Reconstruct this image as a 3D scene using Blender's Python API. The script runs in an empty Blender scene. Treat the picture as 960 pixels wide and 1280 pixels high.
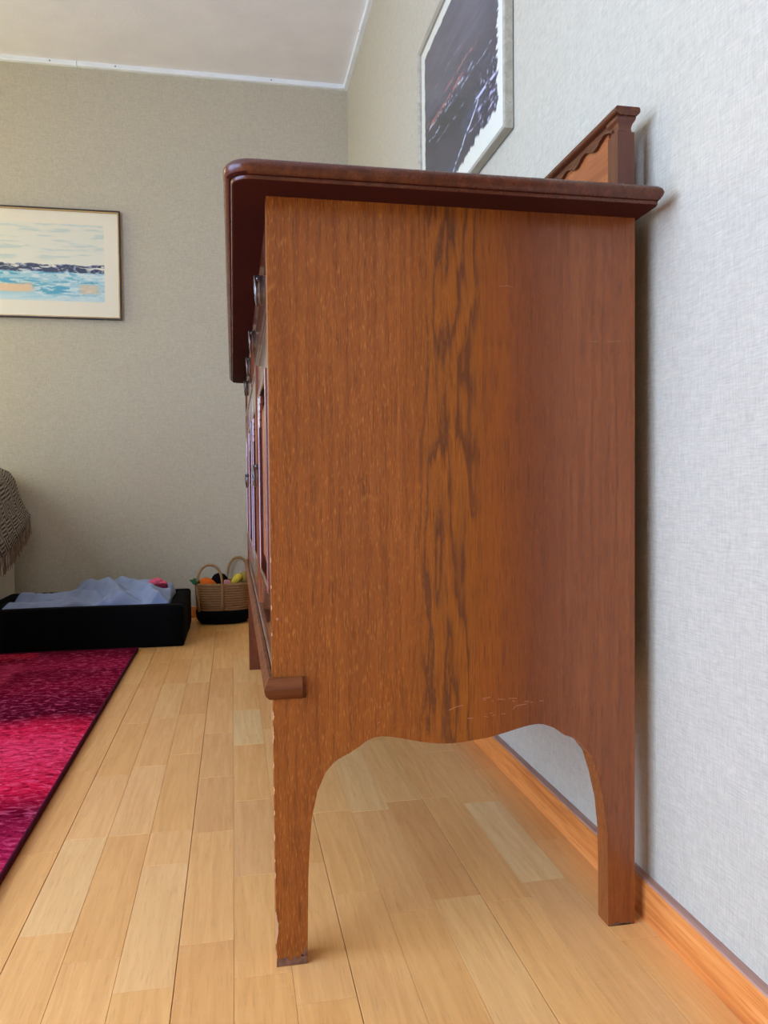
import bpy, bmesh, math, random
from mathutils import Vector, Matrix, noise as mnoise
import numpy as np
random.seed(7)
S = bpy.context.scene
COL = S.collection

# ------------------------------------------------------------------ camera
CAM_H = 0.56
R_ = Vector((0.98202087, -0.18854120, -0.00933903))
U_ = Vector((0.01493887, 0.02830170, 0.99948779))
F_ = Vector((0.18818032, 0.98165739, -0.03060945))
cd = bpy.data.cameras.new('camera'); cam = bpy.data.objects.new('camera', cd); COL.objects.link(cam)
cd.sensor_fit = 'VERTICAL'; cd.sensor_height = 36.0; cd.sensor_width = 27.0
cd.lens = 982.05 / 1280 * 36.0
cd.clip_start = 0.02
cam.matrix_world = Matrix(((R_.x, U_.x, -F_.x, 0), (R_.y, U_.y, -F_.y, 0), (R_.z, U_.z, -F_.z, CAM_H), (0, 0, 0, 1)))
S.camera = cam

# ------------------------------------------------------------------ light
SKY_STRENGTH = 10.0
w = bpy.data.worlds.new('world'); S.world = w; w.use_nodes = True
bg = w.node_tree.nodes['Background']
bg.inputs[0].default_value = (0.53, 0.73, 1.24, 1); bg.inputs[1].default_value = SKY_STRENGTH
# unseen window openings, placed and sized to shape the daylight
WX = -1.95          # left wall plane
REAR = -3.2         # wall behind the camera
LEFT_WINS = [(-1.20, 1.25, 0.10, 2.12), (2.40, 3.38, 0.80, 2.05)]       # y0, y1, z0, z1; the second has an added sheer over it
REAR_WINS = []
S.view_settings.view_transform = 'Standard'; S.view_settings.look = 'None'
S.view_settings.gamma = 1.0; S.view_settings.use_curve_mapping = False
S.view_settings.exposure = 0.15
for (y0, y1, z0, z1) in LEFT_WINS:            # portals only steer sampling to the modelled openings
    ld = bpy.data.lights.new('window_portal', 'AREA'); ld.shape = 'RECTANGLE'
    ld.size = y1 - y0; ld.size_y = z1 - z0; ld.cycles.is_portal = True
    lo = bpy.data.objects.new('window_portal', ld); COL.objects.link(lo)
    lo.matrix_world = Matrix(((0, 0, -1, WX - 0.11), (-1, 0, 0, (y0 + y1) / 2), (0, 1, 0, (z0 + z1) / 2), (0, 0, 0, 1)))

# ------------------------------------------------------------------ mesh helpers
class MB:
    def __init__(s): s.v = []; s.f = []
    def add(s, vs, fs):
        b = len(s.v); s.v += [tuple(v) for v in vs]; s.f += [tuple(i + b for i in f) for f in fs]; return s
    def box(s, x0, x1, y0, y1, z0, z1):
        return s.add([(x0, y0, z0), (x1, y0, z0), (x1, y1, z0), (x0, y1, z0), (x0, y0, z1), (x1, y0, z1), (x1, y1, z1), (x0, y1, z1)],
                     [(0, 3, 2, 1), (4, 5, 6, 7), (0, 1, 5, 4), (1, 2, 6, 5), (2, 3, 7, 6), (3, 0, 4, 7)])
    def prism(s, pts, fn, a, b):          # polygon pts (2d) extruded from a to b, fn(u,v,t)->xyz
        n = len(pts)
        vs = [fn(u, v, a) for u, v in pts] + [fn(u, v, b) for u, v in pts]
        fs = [tuple(range(n - 1, -1, -1)), tuple(range(n, 2 * n))]
        fs += [(i, (i + 1) % n, n + (i + 1) % n, n + i) for i in range(n)]
        return s.add(vs, fs)
    def rings(s, rs, cap=True, closed=True):   # list of rings (equal length) skinned
        n = len(rs[0]); vs = [p for r in rs for p in r]; fs = []
        for k in range(len(rs) - 1):
            for i in range(n if closed else n - 1):
                j = (i + 1) % n
                fs.append((k * n + i, k * n + j, (k + 1) * n + j, (k + 1) * n + i))
        if cap and closed:
            fs.append(tuple(range(n - 1, -1, -1))); fs.append(tuple(range((len(rs) - 1) * n, len(rs) * n)))
        return s.add(vs, fs)
    def tube(s, path, rad, n=8):
        rs = []; P = [Vector(p) for p in path]; up = Vector((0.03, 0.1, 1)).normalized()
        for i, p in enumerate(P):
            t = (P[min(i + 1, len(P) - 1)] - P[max(i - 1, 0)]).normalized()
            a = t.cross(up)
            if a.length < 1e-3: a = t.cross(Vector((1, 0, 0)))
            a.normalize(); b = a.cross(t)
            r = rad[i] if isinstance(rad, (list, tuple)) else rad
            rs.append([p + a * r * math.cos(2 * math.pi * k / n) + b * r * math.sin(2 * math.pi * k / n) for k in range(n)])
        return s.rings(rs)
    def ball(s, c, r, n=12, m=8, dist=None):
        rs = []
        for j in range(1, m):
            th = math.pi * j / m; rs.append([])
            for k in range(n):
                ph = 2 * math.pi * k / n
                d = Vector((math.sin(th) * math.cos(ph), math.sin(th) * math.sin(ph), -math.cos(th)))
                q = dist(d) if dist else 1.0
                rs[-1].append((c[0] + d.x * r[0] * q, c[1] + d.y * r[1] * q, c[2] + d.z * r[2] * q))
        return s.rings(rs)

def make(name, mb, mat, parent=None, smooth=False, bevel=0, seg=2, loc=None, kind=None):
    """link an MB given in world coordinates as one mesh object; local to parent / loc"""
    o0 = Vector(loc) if loc else (parent_world(parent) if parent else Vector((0, 0, 0)))
    me = bpy.data.meshes.new(name)
    me.from_pydata([(v[0] - o0.x, v[1] - o0.y, v[2] - o0.z) for v in mb.v], [], mb.f)
    bm = bmesh.new(); bm.from_mesh(me)
    bmesh.ops.recalc_face_normals(bm, faces=bm.faces)
    bm.to_mesh(me); bm.free()
    me.materials.append(mat)
    if smooth:
        for p in me.polygons: p.use_smooth = True
    o = bpy.data.objects.new(name, me); COL.objects.link(o)
    if parent: o.parent = parent; o.location = o0 - parent_world(parent)
    else: o.location = o0
    if bevel:
        b = o.modifiers.new('bevel', 'BEVEL'); b.width = bevel; b.segments = seg; b.limit_method = 'ANGLE'; b.angle_limit = math.radians(35)
    if kind: o['kind'] = kind
    return o
def parent_world(p):
    v = Vector((0, 0, 0))
    while p: v += p.location; p = p.parent
    return v
def thing(name, label, cat, loc, group=None):
    o = bpy.data.objects.new(name, None); COL.objects.link(o); o.location = loc; o.empty_display_size = 0.05
    return tag(o, label, cat, group)
def tag(o, label, cat, group=None):
    o['label'] = label; o['category'] = cat
    if group: o['group'] = group
    return o
def struct(name, mb, mat, **k):
    return make(name, mb, mat, kind='structure', **k)
def autosmooth(o, ang=40):
    me = o.data
    me.polygons.foreach_set('use_smooth', [True] * len(me.polygons))
    bm = bmesh.new(); bm.from_mesh(me)
    for e in bm.edges:
        if len(e.link_faces) == 2 and e.calc_face_angle(0) > math.radians(ang): e.smooth = False
    bm.to_mesh(me); bm.free(); return o

# ------------------------------------------------------------------ node helpers
def lin(c):
    return tuple(((x / 255) / 12.92 if x / 255 <= 0.04045 else ((x / 255 + 0.055) / 1.055) ** 2.4) for x in c) + (1,)
class NT:
    def __init__(s, name, rough=0.6, spec=0.5):
        s.m = bpy.data.materials.new(name); s.m.use_nodes = True
        s.t = s.m.node_tree; s.b = s.t.nodes['Principled BSDF']
        s.b.inputs['Roughness'].default_value = rough
        s.b.inputs['Specular IOR Level'].default_value = spec
        s.tc = s.n('ShaderNodeTexCoord')
        s.obj = s.tc.outputs['Object']
    def n(s, typ, **k):
        x = s.t.nodes.new(typ)
        for a, b in k.items(): setattr(x, a, b)
        return x
    def l(s, a, b): s.t.links.new(a, b)
    def set(s, node, key, val):
        if hasattr(val, 'is_linked') or isinstance(val, bpy.types.NodeSocket): s.l(val, node.inputs[key])
        else: node.inputs[key].default_value = val
    def map(s, vec, scale=(1, 1, 1), loc=(0, 0, 0), rot=(0, 0, 0)):
        m = s.n('ShaderNodeMapping'); s.l(vec, m.inputs[0])
        m.inputs['Scale'].default_value = scale; m.inputs['Location'].default_value = loc; m.inputs['Rotation'].default_value = rot
        return m.outputs[0]
    def noise(s, vec, scale=1.0, detail=3, rough=0.5, dist=0.0):
        x = s.n('ShaderNodeTexNoise'); s.l(vec, x.inputs['Vector'])
        x.inputs['Scale'].default_value = scale; x.inputs['Detail'].default_value = detail
        x.inputs['Roughness'].default_value = rough; x.inputs['Distortion'].default_value = dist
        return x.outputs['Fac']
    def ramp(s, fac, stops, interp='LINEAR'):
        x = s.n('ShaderNodeValToRGB'); s.l(fac, x.inputs[0]); cr = x.color_ramp; cr.interpolation = interp
        while len(cr.elements) < len(stops): cr.elements.new(0.5)
        for e, (p, c) in zip(cr.elements, stops):
            e.position = p; e.color = c if len(c) == 4 else tuple(c) + (1,)
        return x.outputs[0]
    def fr(s, fac, a, b, c=0.0, d=1.0):
        x = s.n('ShaderNodeMapRange'); s.l(fac, x.inputs[0])
        for i, v in enumerate((a, b, c, d)): x.inputs[i + 1].default_value = v
        return x.outputs[0]
    def mix(s, fac, a, b, mode='MIX'):
        x = s.n('ShaderNodeMix', data_type='RGBA', blend_type=mode)
        s.set(x, 0, fac); s.set(x, 6, a); s.set(x, 7, b); return x.outputs[2]
    def math(s, op, a, b=0.0, c=0.0):
        x = s.n('ShaderNodeMath', operation=op); s.set(x, 0, a); s.set(x, 1, b)
        if op == 'MULTIPLY_ADD': s.set(x, 2, c)
        return x.outputs[0]
    def sep(s, vec):
        x = s.n('ShaderNodeSeparateXYZ'); s.l(vec, x.inputs[0]); return x.outputs
    def base(s, c): s.set(s.b, 'Base Color', c); return s
    def bump(s, h, strength=0.3, dist=0.002):
        x = s.n('ShaderNodeBump'); s.l(h, x.inputs['Height']); x.inputs['Strength'].default_value = strength; x.inputs['Distance'].default_value = dist
        s.l(x.outputs[0], s.b.inputs['Normal']); return s

def plain(name, rgb, rough=0.6, spec=0.5, metal=0.0, var=0.12, nscale=20, bump=0.0, bscale=200):
    t = NT(name, rough, spec); c = lin(rgb)
    n = t.noise(t.obj, nscale, 4)
    d = tuple(x * (1 - var) for x in c[:3]) + (1,); u = tuple(min(1, x * (1 + var)) for x in c[:3]) + (1,)
    t.base(t.ramp(n, [(0.3, d), (0.7, u)])); t.b.inputs['Metallic'].default_value = metal
    if bump: t.bump(t.noise(t.obj, bscale, 3), bump, 0.002)
    return t.m

def wallpaper(name, axis, rgb):
    """woven fibre wallpaper; axis = the wall's horizontal axis (0 = x, 1 = y)"""
    t = NT(name, 0.75, 0.25)
    sv = [1, 1, 1]; sh = [1, 1, 1]
    sv[axis] = 520; sv[2] = 60; sv[1 - axis] = 5
    sh[axis] = 52; sh[2] = 560; sh[1 - axis] = 5
    a = t.noise(t.map(t.obj, sv), 1.0, 2, 0.6, 0.2); b = t.noise(t.map(t.obj, sh), 1.0, 2, 0.6, 0.2)
    sd = [90, 90, 90]; sd[1 - axis] = 5
    g = t.noise(t.map(t.obj, sd), 1.0, 3)
    h = t.math('ADD', t.math('MULTIPLY', a, 0.55), t.math('ADD', t.math('MULTIPLY', b, 0.6), t.math('MULTIPLY', g, 0.25)))
    c = lin(rgb)
    f = t.fr(h, 0.45, 0.95)
    big = t.noise(t.obj, 1.3, 2)
    d = tuple(x * 0.80 for x in c[:3]) + (1,); u = tuple(min(0.95, x * 1.14) for x in c[:3]) + (1,)
    t.base(t.mix(t.fr(big, 0.35, 0.65, 0.0, 0.06), t.mix(f, d, u), lin((200, 180, 150))))
    t.bump(h, 0.9, 0.0016)
    return t.m

def wood(name, dark, mid, light, axis=2, rough=0.35, spec=0.5, fine=1.0, coat=0.0):
    """stained wood with grain running along axis"""
    t = NT(name, rough, spec)
    sc = [70 * fine] * 3; sc[axis] = 3.5
    n1 = t.noise(t.map(t.obj, sc), 1.0, 5, 0.6, 0.4)
    sp = [330 * fine] * 3; sp[axis] = 14
    n2 = t.noise(t.map(t.obj, sp), 1.0, 2)
    sb = [7] * 3; sb[axis] = 0.9
    n3 = t.noise(t.map(t.obj, sb), 1.0, 3)
    c = t.ramp(n1, [(0.3, lin(dark)), (0.5, lin(mid)), (0.72, lin(light))])
    c = t.mix(t.fr(n3, 0.3, 0.7, 0, 0.5), c, lin(mid))
    c = t.mix(t.fr(n2, 0.56, 0.68, 0, 0.55), c, lin(dark))
    t.base(c)
    t.set(t.b, 'Roughness', t.fr(n1, 0.3, 0.7, rough + 0.06, rough - 0.04))
    if coat: t.b.inputs['Coat Weight'].default_value = coat; t.b.inputs['Coat Roughness'].default_value = 0.15
    t.bump(t.math('SUBTRACT', n1, t.math('MULTIPLY', n2, 0.6)), 0.12, 0.001)
    return t.m

def wood_veneer(name):
    """oak side of the sideboard: plain-sawn cathedral figure in a middle band, ray flecks either side"""
    t = NT(name, 0.3, 0.5)
    x, y, z = t.sep(t.obj)              # local: x across the side, z up
    wob = t.noise(t.map(t.obj, (4, 4, 1.6)), 1.0, 3, 0.55)
    wob2 = t.noise(t.map(t.obj, (34, 34, 3.6), (3, 1, 5)), 1.0, 3, 0.55)
    x0 = t.math('ADD', x, 0.012)
    x0 = t.math('ADD', x0, t.math('MULTIPLY', t.math('SUBTRACT', wob, 0.5), 0.05))
    q = t.math('MULTIPLY', t.math('MULTIPLY', x0, x0), 900.0)
    ring = t.math('ADD', t.math('ADD', q, t.math('MULTIPLY', wob2, 5.2)), t.math('MULTIPLY', z, 2.0))
    saw = t.math('FRACT', ring)
    band = t.fr(t.math('ABSOLUTE', x0), 0.026, 0.050, 1.0, 0.0)
    fig = t.ramp(saw, [(0.0, lin((98, 56, 30))), (0.14, lin((110, 61, 28))), (0.32, lin((146, 81, 27))), (0.75, lin((162, 89, 26))), (1.0, lin((130, 70, 25)))])
    n1 = t.noise(t.map(t.obj, (150, 150, 5.0)), 1.0, 4, 0.6, 0.3)
    n3 = t.noise(t.map(t.obj, (8, 8, 0.5), (2, 0, 0)), 1.0, 3)
    plainc = t.ramp(n1, [(0.25, lin((128, 65, 22))), (0.5, lin((153, 81, 26))), (0.78, lin((169, 95, 34)))])
    plainc = t.mix(t.fr(n3, 0.35, 0.65, 0, 0.5), plainc, lin((137, 69, 26)))
    c = t.mix(t.math('MULTIPLY', band, 0.9), plainc, fig)
    # redder, closer-grained leaf of veneer towards the wall
    rl = t.fr(t.math('ADD', x, t.math('MULTIPLY', wob, 0.02)), 0.10, 0.15, 0.0, 0.6)
    c = t.mix(rl, c, t.ramp(n1, [(0.25, lin((114, 59, 28))), (0.5, lin((135, 71, 34))), (0.78, lin((148, 82, 41)))]))
    refl_dark = t.math('MULTIPLY', t.fr(x, 0.045, 0.085, 0.0, 1.0), t.fr(x, 0.105, 0.150, 1.0, 0.0))  # dark band painted in for the contrast beside the wall's reflection
    c = t.mix(t.math('MULTIPLY', refl_dark, 0.55), c, lin((108, 50, 22)))
    # pores, and pale ray flecks in the front third
    p = t.noise(t.map(t.obj, (760, 760, 24)), 1.0, 3, 0.6)
    c = t.mix(t.fr(p, 0.50, 0.66, 0, 0.62), c, lin((87, 43, 13)))
    fl = t.noise(t.map(t.obj, (820, 820, 95), (7, 3, 1), (0, 0.08, 0)), 1.0, 2)
    flm = t.math('MULTIPLY', t.fr(fl, 0.55, 0.70, 0, 0.5), t.fr(x, 0.0, -0.10, 0.2, 1.0))
    c = t.mix(flm, c, lin((213, 138, 56)))
    t.base(c)
    t.set(t.b, 'Roughness', t.fr(n1, 0.3, 0.7, 0.30, 0.22))
    t.bump(t.math('SUBTRACT', n1, t.math('MULTIPLY', p, 0.9)), 0.10, 0.001)
    return t.m

# ------------------------------------------------------------------ materials
M = {}
M['paper_r'] = wallpaper('wallpaper_right', 1, (196, 185, 156))
M['paper_b'] = wallpaper('wallpaper_back', 0, (196, 185, 156))
M['ceiling'] = plain('ceiling_paint', (242, 236, 226), 0.85, 0.2, var=0.03, nscale=8, bump=0.3, bscale=160)
M['trim'] = plain('trim_white_paint', (244, 246, 238), 0.45, 0.4, var=0.04, nscale=9)
M['bb'] = wood('baseboard_pine', (176, 92, 34), (222, 134, 60), (240, 162, 86), 1, 0.38)
M['bbcap'] = wood('baseboard_top_edge', (150, 104, 82), (184, 136, 112), (204, 158, 134), 1, 0.5)
M['wood'] = wood('mahogany_stain', (62, 30, 15), (90, 46, 25), (112, 60, 34), 1, 0.27, 0.4)
M['woodz'] = wood('mahogany_stain_upright', (70, 30, 15), (104, 48, 24), (128, 64, 32), 2, 0.28, coat=0.3)
M['woodx'] = wood('mahogany_stain_cross', (72, 36, 15), (112, 60, 26), (138, 78, 36), 0, 0.42, 0.22)
M['panelw'] = wood('mahogany_panel', (118, 58, 28), (158, 85, 42), (178, 103, 54), 1, 0.30)
M['front'] = wood('polished_front', (84, 36, 18), (122, 58, 30), (148, 78, 42), 2, 0.20, coat=1.0)
M['front'].node_tree.nodes['Principled BSDF'].inputs['Coat Roughness'].default_value = 0.08
M['veneer'] = wood_veneer('oak_veneer_side')
M['raw'] = plain('bare_wood_chip', (226, 178, 120), 0.7, 0.3)
M['iron'] = plain('dark_brass', (112, 106, 98), 0.28, 0.5, metal=0.9, var=0.2, nscale=60)
M['black'] = plain('black_fabric', (7, 6, 6), 0.9, 0.1, var=0.25, nscale=30, bump=0.35, bscale=500)
M['screw'] = plain('screw_steel', (150, 150, 140), 0.5, 0.5, metal=0.6)

# ------------------------------------------------------------------ room dimensions
RX = 0.527; BY = 3.529; CZ = 2.352
T = 0.12

# floor: base slab, then oak strips laid on it
slab = NT('floor_joint', 0.7, 0.3); slab.base(slab.ramp(slab.noise(slab.obj, 30), [(0.3, lin((120, 80, 42))), (0.7, lin((140, 96, 54)))]))
FL = struct('floor', MB().box(WX - T, RX + T, REAR - T, BY + T, -0.10, -0.006), slab.m)
FL['label'] = 'pale oak strip parquet floor'

def floor_mat(name, use_island):
    t = NT(name, 0.34, 0.45)
    oi = t.n('ShaderNodeObjectInfo')
    if use_island:
        g = t.n('ShaderNodeNewGeometry'); rnd = g.outputs['Random Per Island']
        col = t.ramp(rnd, [(0.0, lin((233, 172, 97))), (0.5, lin((242, 181, 105))), (1.0, lin((246, 190, 115)))])
        off = rnd
    else:
        col = oi.outputs['Color']; off = oi.outputs['Random']
    cmb = t.n('ShaderNodeCombineXYZ'); t.l(t.math('MULTIPLY', off, 37.0), cmb.inputs[0]); t.l(t.math('MULTIPLY', off, 91.0), cmb.inputs[1])
    va = t.n('ShaderNodeVectorMath', operation='ADD'); t.l(t.obj, va.inputs[0]); t.l(cmb.outputs[0], va.inputs[1])
    v = va.outputs[0]
    n1 = t.noise(t.map(v, (85, 5, 1)), 1.0, 4, 0.6, 0.8)
    n2 = t.noise(t.map(v, (420, 26, 1)), 1.0, 2)
    n3 = t.noise(t.map(v, (60, 150, 1)), 1.0, 2, 0.5, 1.0)
    c = t.mix(t.fr(n1, 0.35, 0.68, 0.0, 0.5), col, t.mix(0.6, col, lin((200, 160, 110)), 'MULTIPLY'))
    c = t.mix(t.fr(n2, 0.58, 0.7, 0, 0.22), c, lin((170, 116, 66)))
    c = t.mix(t.fr(n3, 0.60, 0.72, 0, 0.14), c, lin((236, 204, 156)))
    t.base(c)
    t.set(t.b, 'Roughness', t.fr(n1, 0.3, 0.7, 0.30, 0.40))
    t.bump(t.math('ADD', n1, t.math('MULTIPLY', n2, 0.5)), 0.06, 0.001)
    return t.m
M['strip'] = floor_mat('oak_strip', False); M['strip_far'] = floor_mat('oak_strip_field', True)

SW = 0.2 / 3
mesh_cache = {}
def strip_mesh(L, seam=False):
    key_ = (L, seam)
    if key_ not in mesh_cache:
        me = bpy.data.meshes.new('floor_strip'); g = 0.00015; e = 0.0004
        x0, x1, y0, y1 = (0.0007 if seam else g), SW - g, 0.0003, L - 0.0003
        vs = [(x0, y0, -.006), (x1, y0, -.006), (x1, y1, -.006), (x0, y1, -.006), (x0, y0, -e), (x1, y0, -e), (x1, y1, -e), (x0, y1, -e),
              (x0 + e, y0 + e, 0), (x1 - e, y0 + e, 0), (x1 - e, y1 - e, 0), (x0 + e, y1 - e, 0)]
        fs = [(0, 1, 5, 4), (1, 2, 6, 5), (2, 3, 7, 6), (3, 0, 4, 7), (4, 5, 9, 8), (5, 6, 10, 9), (6, 7, 11, 10), (7, 4, 8, 11), (8, 9, 10, 11)]
        me.from_pydata(vs, [], fs); me.materials.append(M['strip']); mesh_cache[key_] = me
    return mesh_cache[key_]
TINT = [(246, 183, 106), (247, 186, 109), (243, 179, 101), (247, 189, 113), (242, 178, 100), (247, 184, 107), (245, 182, 104), (240, 175, 99)]
fixed = {  # column start x (mm) -> joints (y), tints of the strips read from the photograph
    -207: ([0.28, 0.62, 0.97, 1.317, 1.64, 1.98, 2.33, 2.66, 3.0, 3.3], {2: (241, 177, 100), 3: (247, 187, 113)}),
    -274: ([0.4, 0.72, 1.04, 1.317, 1.60, 1.95, 2.3, 2.62, 2.95, 3.25], {3: (247, 186, 112), 2: (247, 193, 120)}),
    -140: ([0.3, 0.6, 0.90, 1.20, 1.317, 1.7, 2.0, 2.33, 2.7, 3.05, 3.3], {2: (247, 190, 116), 3: (247, 184, 109)}),
    -74: ([0.36, 0.64, 0.98, 1.30, 1.55, 1.83, 2.15, 2.5, 2.83, 3.15], {3: (235, 172, 100), 4: (241, 179, 105)}),
    -7: ([0.3, 0.6, 0.9, 1.14, 1.42, 1.735, 2.01, 2.3, 2.65, 3.0, 3.3], {5: (247, 200, 128), 3: (239, 178, 107)}),
    393: ([0.45, 0.72, 1.04, 1.325, 1.6, 1.92, 2.25, 2.6, 2.95, 3.25], {2: (247, 199, 126), 1: (239, 177, 104)}),
    260: ([0.38, 0.7, 1.02, 1.36, 1.7, 2.05, 2.4, 2.75, 3.1], {2: (236, 171, 98)}),
    193: ([0.3, 0.64, 1.0, 1.33, 1.66, 2.0, 2.35, 2.7, 3.05], {3: (247, 195, 121), 2: (244, 182, 108)}),
}
far = MB(); k = 0
xcol = 0.526 - SW
while xcol > WX - 0.05:
    key = int(round(xcol * 1000))
    rr = random.Random(key * 13 + 5)
    fx = None
    for kk in fixed:
        if abs(kk - key) <= 2: fx = fixed[kk]
    if fx: ys = [REAR] + [y for y in fx[0]] + [BY]
    else:
        ys = [0.2 + rr.choice((0.0, 0.08, 0.16, 0.24))]
        while ys[-1] < BY - 0.2: ys.append(round(ys[-1] + rr.choice((0.28, 0.32, 0.36, 0.42)), 3))
        ys[-1] = BY; ys = [REAR] + ys
    prev = None
    for i in range(len(ys) - 1):
        a, b = ys[i], ys[i + 1]
        show = b > 0.6 and (xcol > -0.345 or (a > 2.6 and xcol > -1.0) or b > 2.84 and xcol > -1.0)
        if i == 0:
            yy = a
            while yy < b - 0.01:
                ye = min(b, yy + rr.choice((0.3, 0.38, 0.45)))
                far.add([(xcol + .0003, yy + .0003, 0), (xcol + SW - .0003, yy + .0003, 0), (xcol + SW - .0003, ye - .0003, 0), (xcol + .0003, ye - .0003, 0)], [(0, 1, 2, 3)])
                yy = ye
        elif show:
            o = bpy.data.objects.new('floor_strip', strip_mesh(round(b - a, 3), round((xcol - 0.126) / SW) % 3 == 0)); COL.objects.link(o)
            o.parent = FL; o.location = (xcol, a, 0)
            tnt = rr.choice(TINT)
            while tnt == prev: tnt = rr.choice(TINT)
            prev = tnt
            if fx and (i - 1) in fx[1]: tnt = fx[1][i - 1]
            o.color = lin(tnt); k += 1
        else:
            far.add([(xcol + .0003, a + .0003, 0), (xcol + SW - .0003, a + .0003, 0), (xcol + SW - .0003, b - .0003, 0), (xcol + .0003, b - .0003, 0)], [(0, 1, 2, 3)])
    xcol -= SW
fo = make('floor_strip_field', far, M['strip_far'], FL, kind='stuff')
print('strips', k)

# walls and ceiling
DY0, DY1, DZ = -0.42, 0.44, 2.03      # unseen doorway and door, added for their dark reflection on the side panel
struct('wall_right', MB().box(RX, RX + T, DY1, BY + T, -0.1, CZ + 0.1).box(RX, RX + T, REAR, DY0, -0.1, CZ + 0.1).box(RX, RX + T, DY0, DY1, DZ, CZ + 0.1), M['paper_r'])
dr_ = struct('added_door_1', MB().box(RX + 0.03, RX + 0.07, DY0 + 0.005, DY1 - 0.005, 0.005, DZ - 0.005), M['woodz'])
for (a_, b_, c_, d_) in ((DY0 + 0.12, DY1 - 0.12, 0.2, 0.95), (DY0 + 0.12, DY1 - 0.12, 1.1, 1.9)):
    make('added_door_panel', MB().box(RX + 0.024, RX + 0.031, a_, b_, c_, d_), M['woodz'], dr_, bevel=0.004)
make('added_door_handle', MB().tube([(RX + 0.03, DY0 + 0.07, 1.02), (RX - 0.02, DY0 + 0.07, 1.02), (RX - 0.025, DY0 + 0.08, 1.02), (RX - 0.025, DY0 + 0.18, 1.02)], 0.008, 10), M['iron'], dr_, smooth=True)
cas = MB()
for a_, b_ in ((DY0 - 0.06, DY0), (DY1, DY1 + 0.06)): cas.box(RX - 0.012, RX, a_, b_, 0.0, DZ + 0.06)
cas.box(RX - 0.012, RX, DY0, DY1, DZ, DZ + 0.06)
make('added_door_casing', cas, M['woodz'], dr_)
struct('wall_back', MB().box(WX - T, RX, BY, BY + T, -0.1, CZ + 0.1), M['paper_b'])
struct('wall_rear', MB().box(WX - T, RX + T, REAR - T, REAR, -0.1, CZ + 0.1), M['paper_b'])
struct('ceiling', MB().box(WX - T, RX + T, REAR - T, BY + T, CZ, CZ + 0.1), M['ceiling'])
lw = MB(); ycur = REAR
for (y0, y1, z0, z1) in LEFT_WINS:
    lw.box(WX - T, WX, ycur, y0, -0.1, CZ + 0.1); lw.box(WX - T, WX, y0, y1, -0.1, z0); lw.box(WX - T, WX, y0, y1, z1, CZ + 0.1); ycur = y1
lw.box(WX - T, WX, ycur, BY, -0.1, CZ + 0.1)
struct('wall_left', lw, M['paper_r'])
glass = NT('pane_glass', 0.02)
tr = glass.n('ShaderNodeBsdfTransparent'); gl = glass.n('ShaderNodeBsdfGlossy'); gl.inputs['Roughness'].default_value = 0.02
fz = glass.n('ShaderNodeFresnel'); fz.inputs[0].default_value = 1.45
mx = glass.n('ShaderNodeMixShader'); gg = glass.n('ShaderNodeNewGeometry'); glass.l(glass.math('MULTIPLY', fz.outputs[0], glass.math('SUBTRACT', 1.0, gg.outputs['Backfacing'])), mx.inputs[0]); glass.l(tr.outputs[0], mx.inputs[1]); glass.l(gl.outputs[0], mx.inputs[2])
glass.l(mx.outputs[0], glass.t.nodes['Material Output'].inputs[0]); M['glass'] = glass.m
mg = glass.m.copy(); mg.name = 'antiglare_glass'; M['matt_glass'] = mg
for nd in mg.node_tree.nodes:
    if nd.type == 'BSDF_GLOSSY': nd.inputs['Roughness'].default_value = 0.22
for i, (y0, y1, z0, z1) in enumerate(LEFT_WINS):
    wf = MB(); x0, x1 = WX - 0.09, WX - 0.04; f = 0.05
    wf.box(x0, x1, y0, y1, z0, z0 + f); wf.box(x0, x1, y0, y1, z1 - f, z1)
    ym = (y0 + y1) / 2
    for a, b in ((y0, y0 + f), (y1 - f, y1), (ym - 0.035, ym + 0.035)): wf.box(x0, x1, a, b, z0 + f, z1 - f)
    wo = struct('window_%d' % (i + 1), wf, M['trim'])
    make('window_sill', MB().box(WX - 0.1, WX + 0.06, y0 - 0.03, y1 + 0.03, z0 - 0.03, z0), M['trim'], wo)
    for a, b in ((y0 + f, ym - 0.035), (ym + 0.035, y1 - f)):
        make('pane', MB().box(WX - 0.067, WX - 0.063, a, b, z0 + f, z1 - f), M['glass'], wo)

cu = NT('warm_tint_sheer', 0.9, 0.1)  # added, unseen sheer that tints the second window's light warm
tl = cu.n('ShaderNodeBsdfTransparent'); df = cu.n('ShaderNodeBsdfTranslucent'); cm = cu.n('ShaderNodeMixShader'); cm.inputs[0].default_value = 0.35
cn = cu.ramp(cu.noise(cu.map(cu.obj, (300, 300, 300)), 1.0, 2), [(0.3, lin((255, 220, 146))), (0.7, lin((255, 226, 158)))])
cu.l(cn, tl.inputs[0]); cu.l(cn, df.inputs[0]); cu.l(tl.outputs[0], cm.inputs[1]); cu.l(df.outputs[0], cm.inputs[2]); cu.l(cm.outputs[0], cu.t.nodes['Material Output'].inputs[0])
y0, y1, z0, z1 = LEFT_WINS[1]; vs = []; N = 90
for i in range(N + 1):
    y = y0 - 0.08 + (y1 - y0 + 0.16) * i / N; x = WX + 0.08 + 0.018 * math.sin(i * 0.62)
    vs += [(x, y, 0.06), (x, y, CZ - 0.04)]
cur = tag(make('added_curtain', MB().add(vs, [(2 * i, 2 * i + 2, 2 * i + 3, 2 * i + 1) for i in range(N)]), cu.m, None, smooth=True, loc=(WX + 0.08, (y0 + y1) / 2, 0.06)), 'unseen cream sheer added over the left window to warm its light', 'added_curtain')

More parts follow.
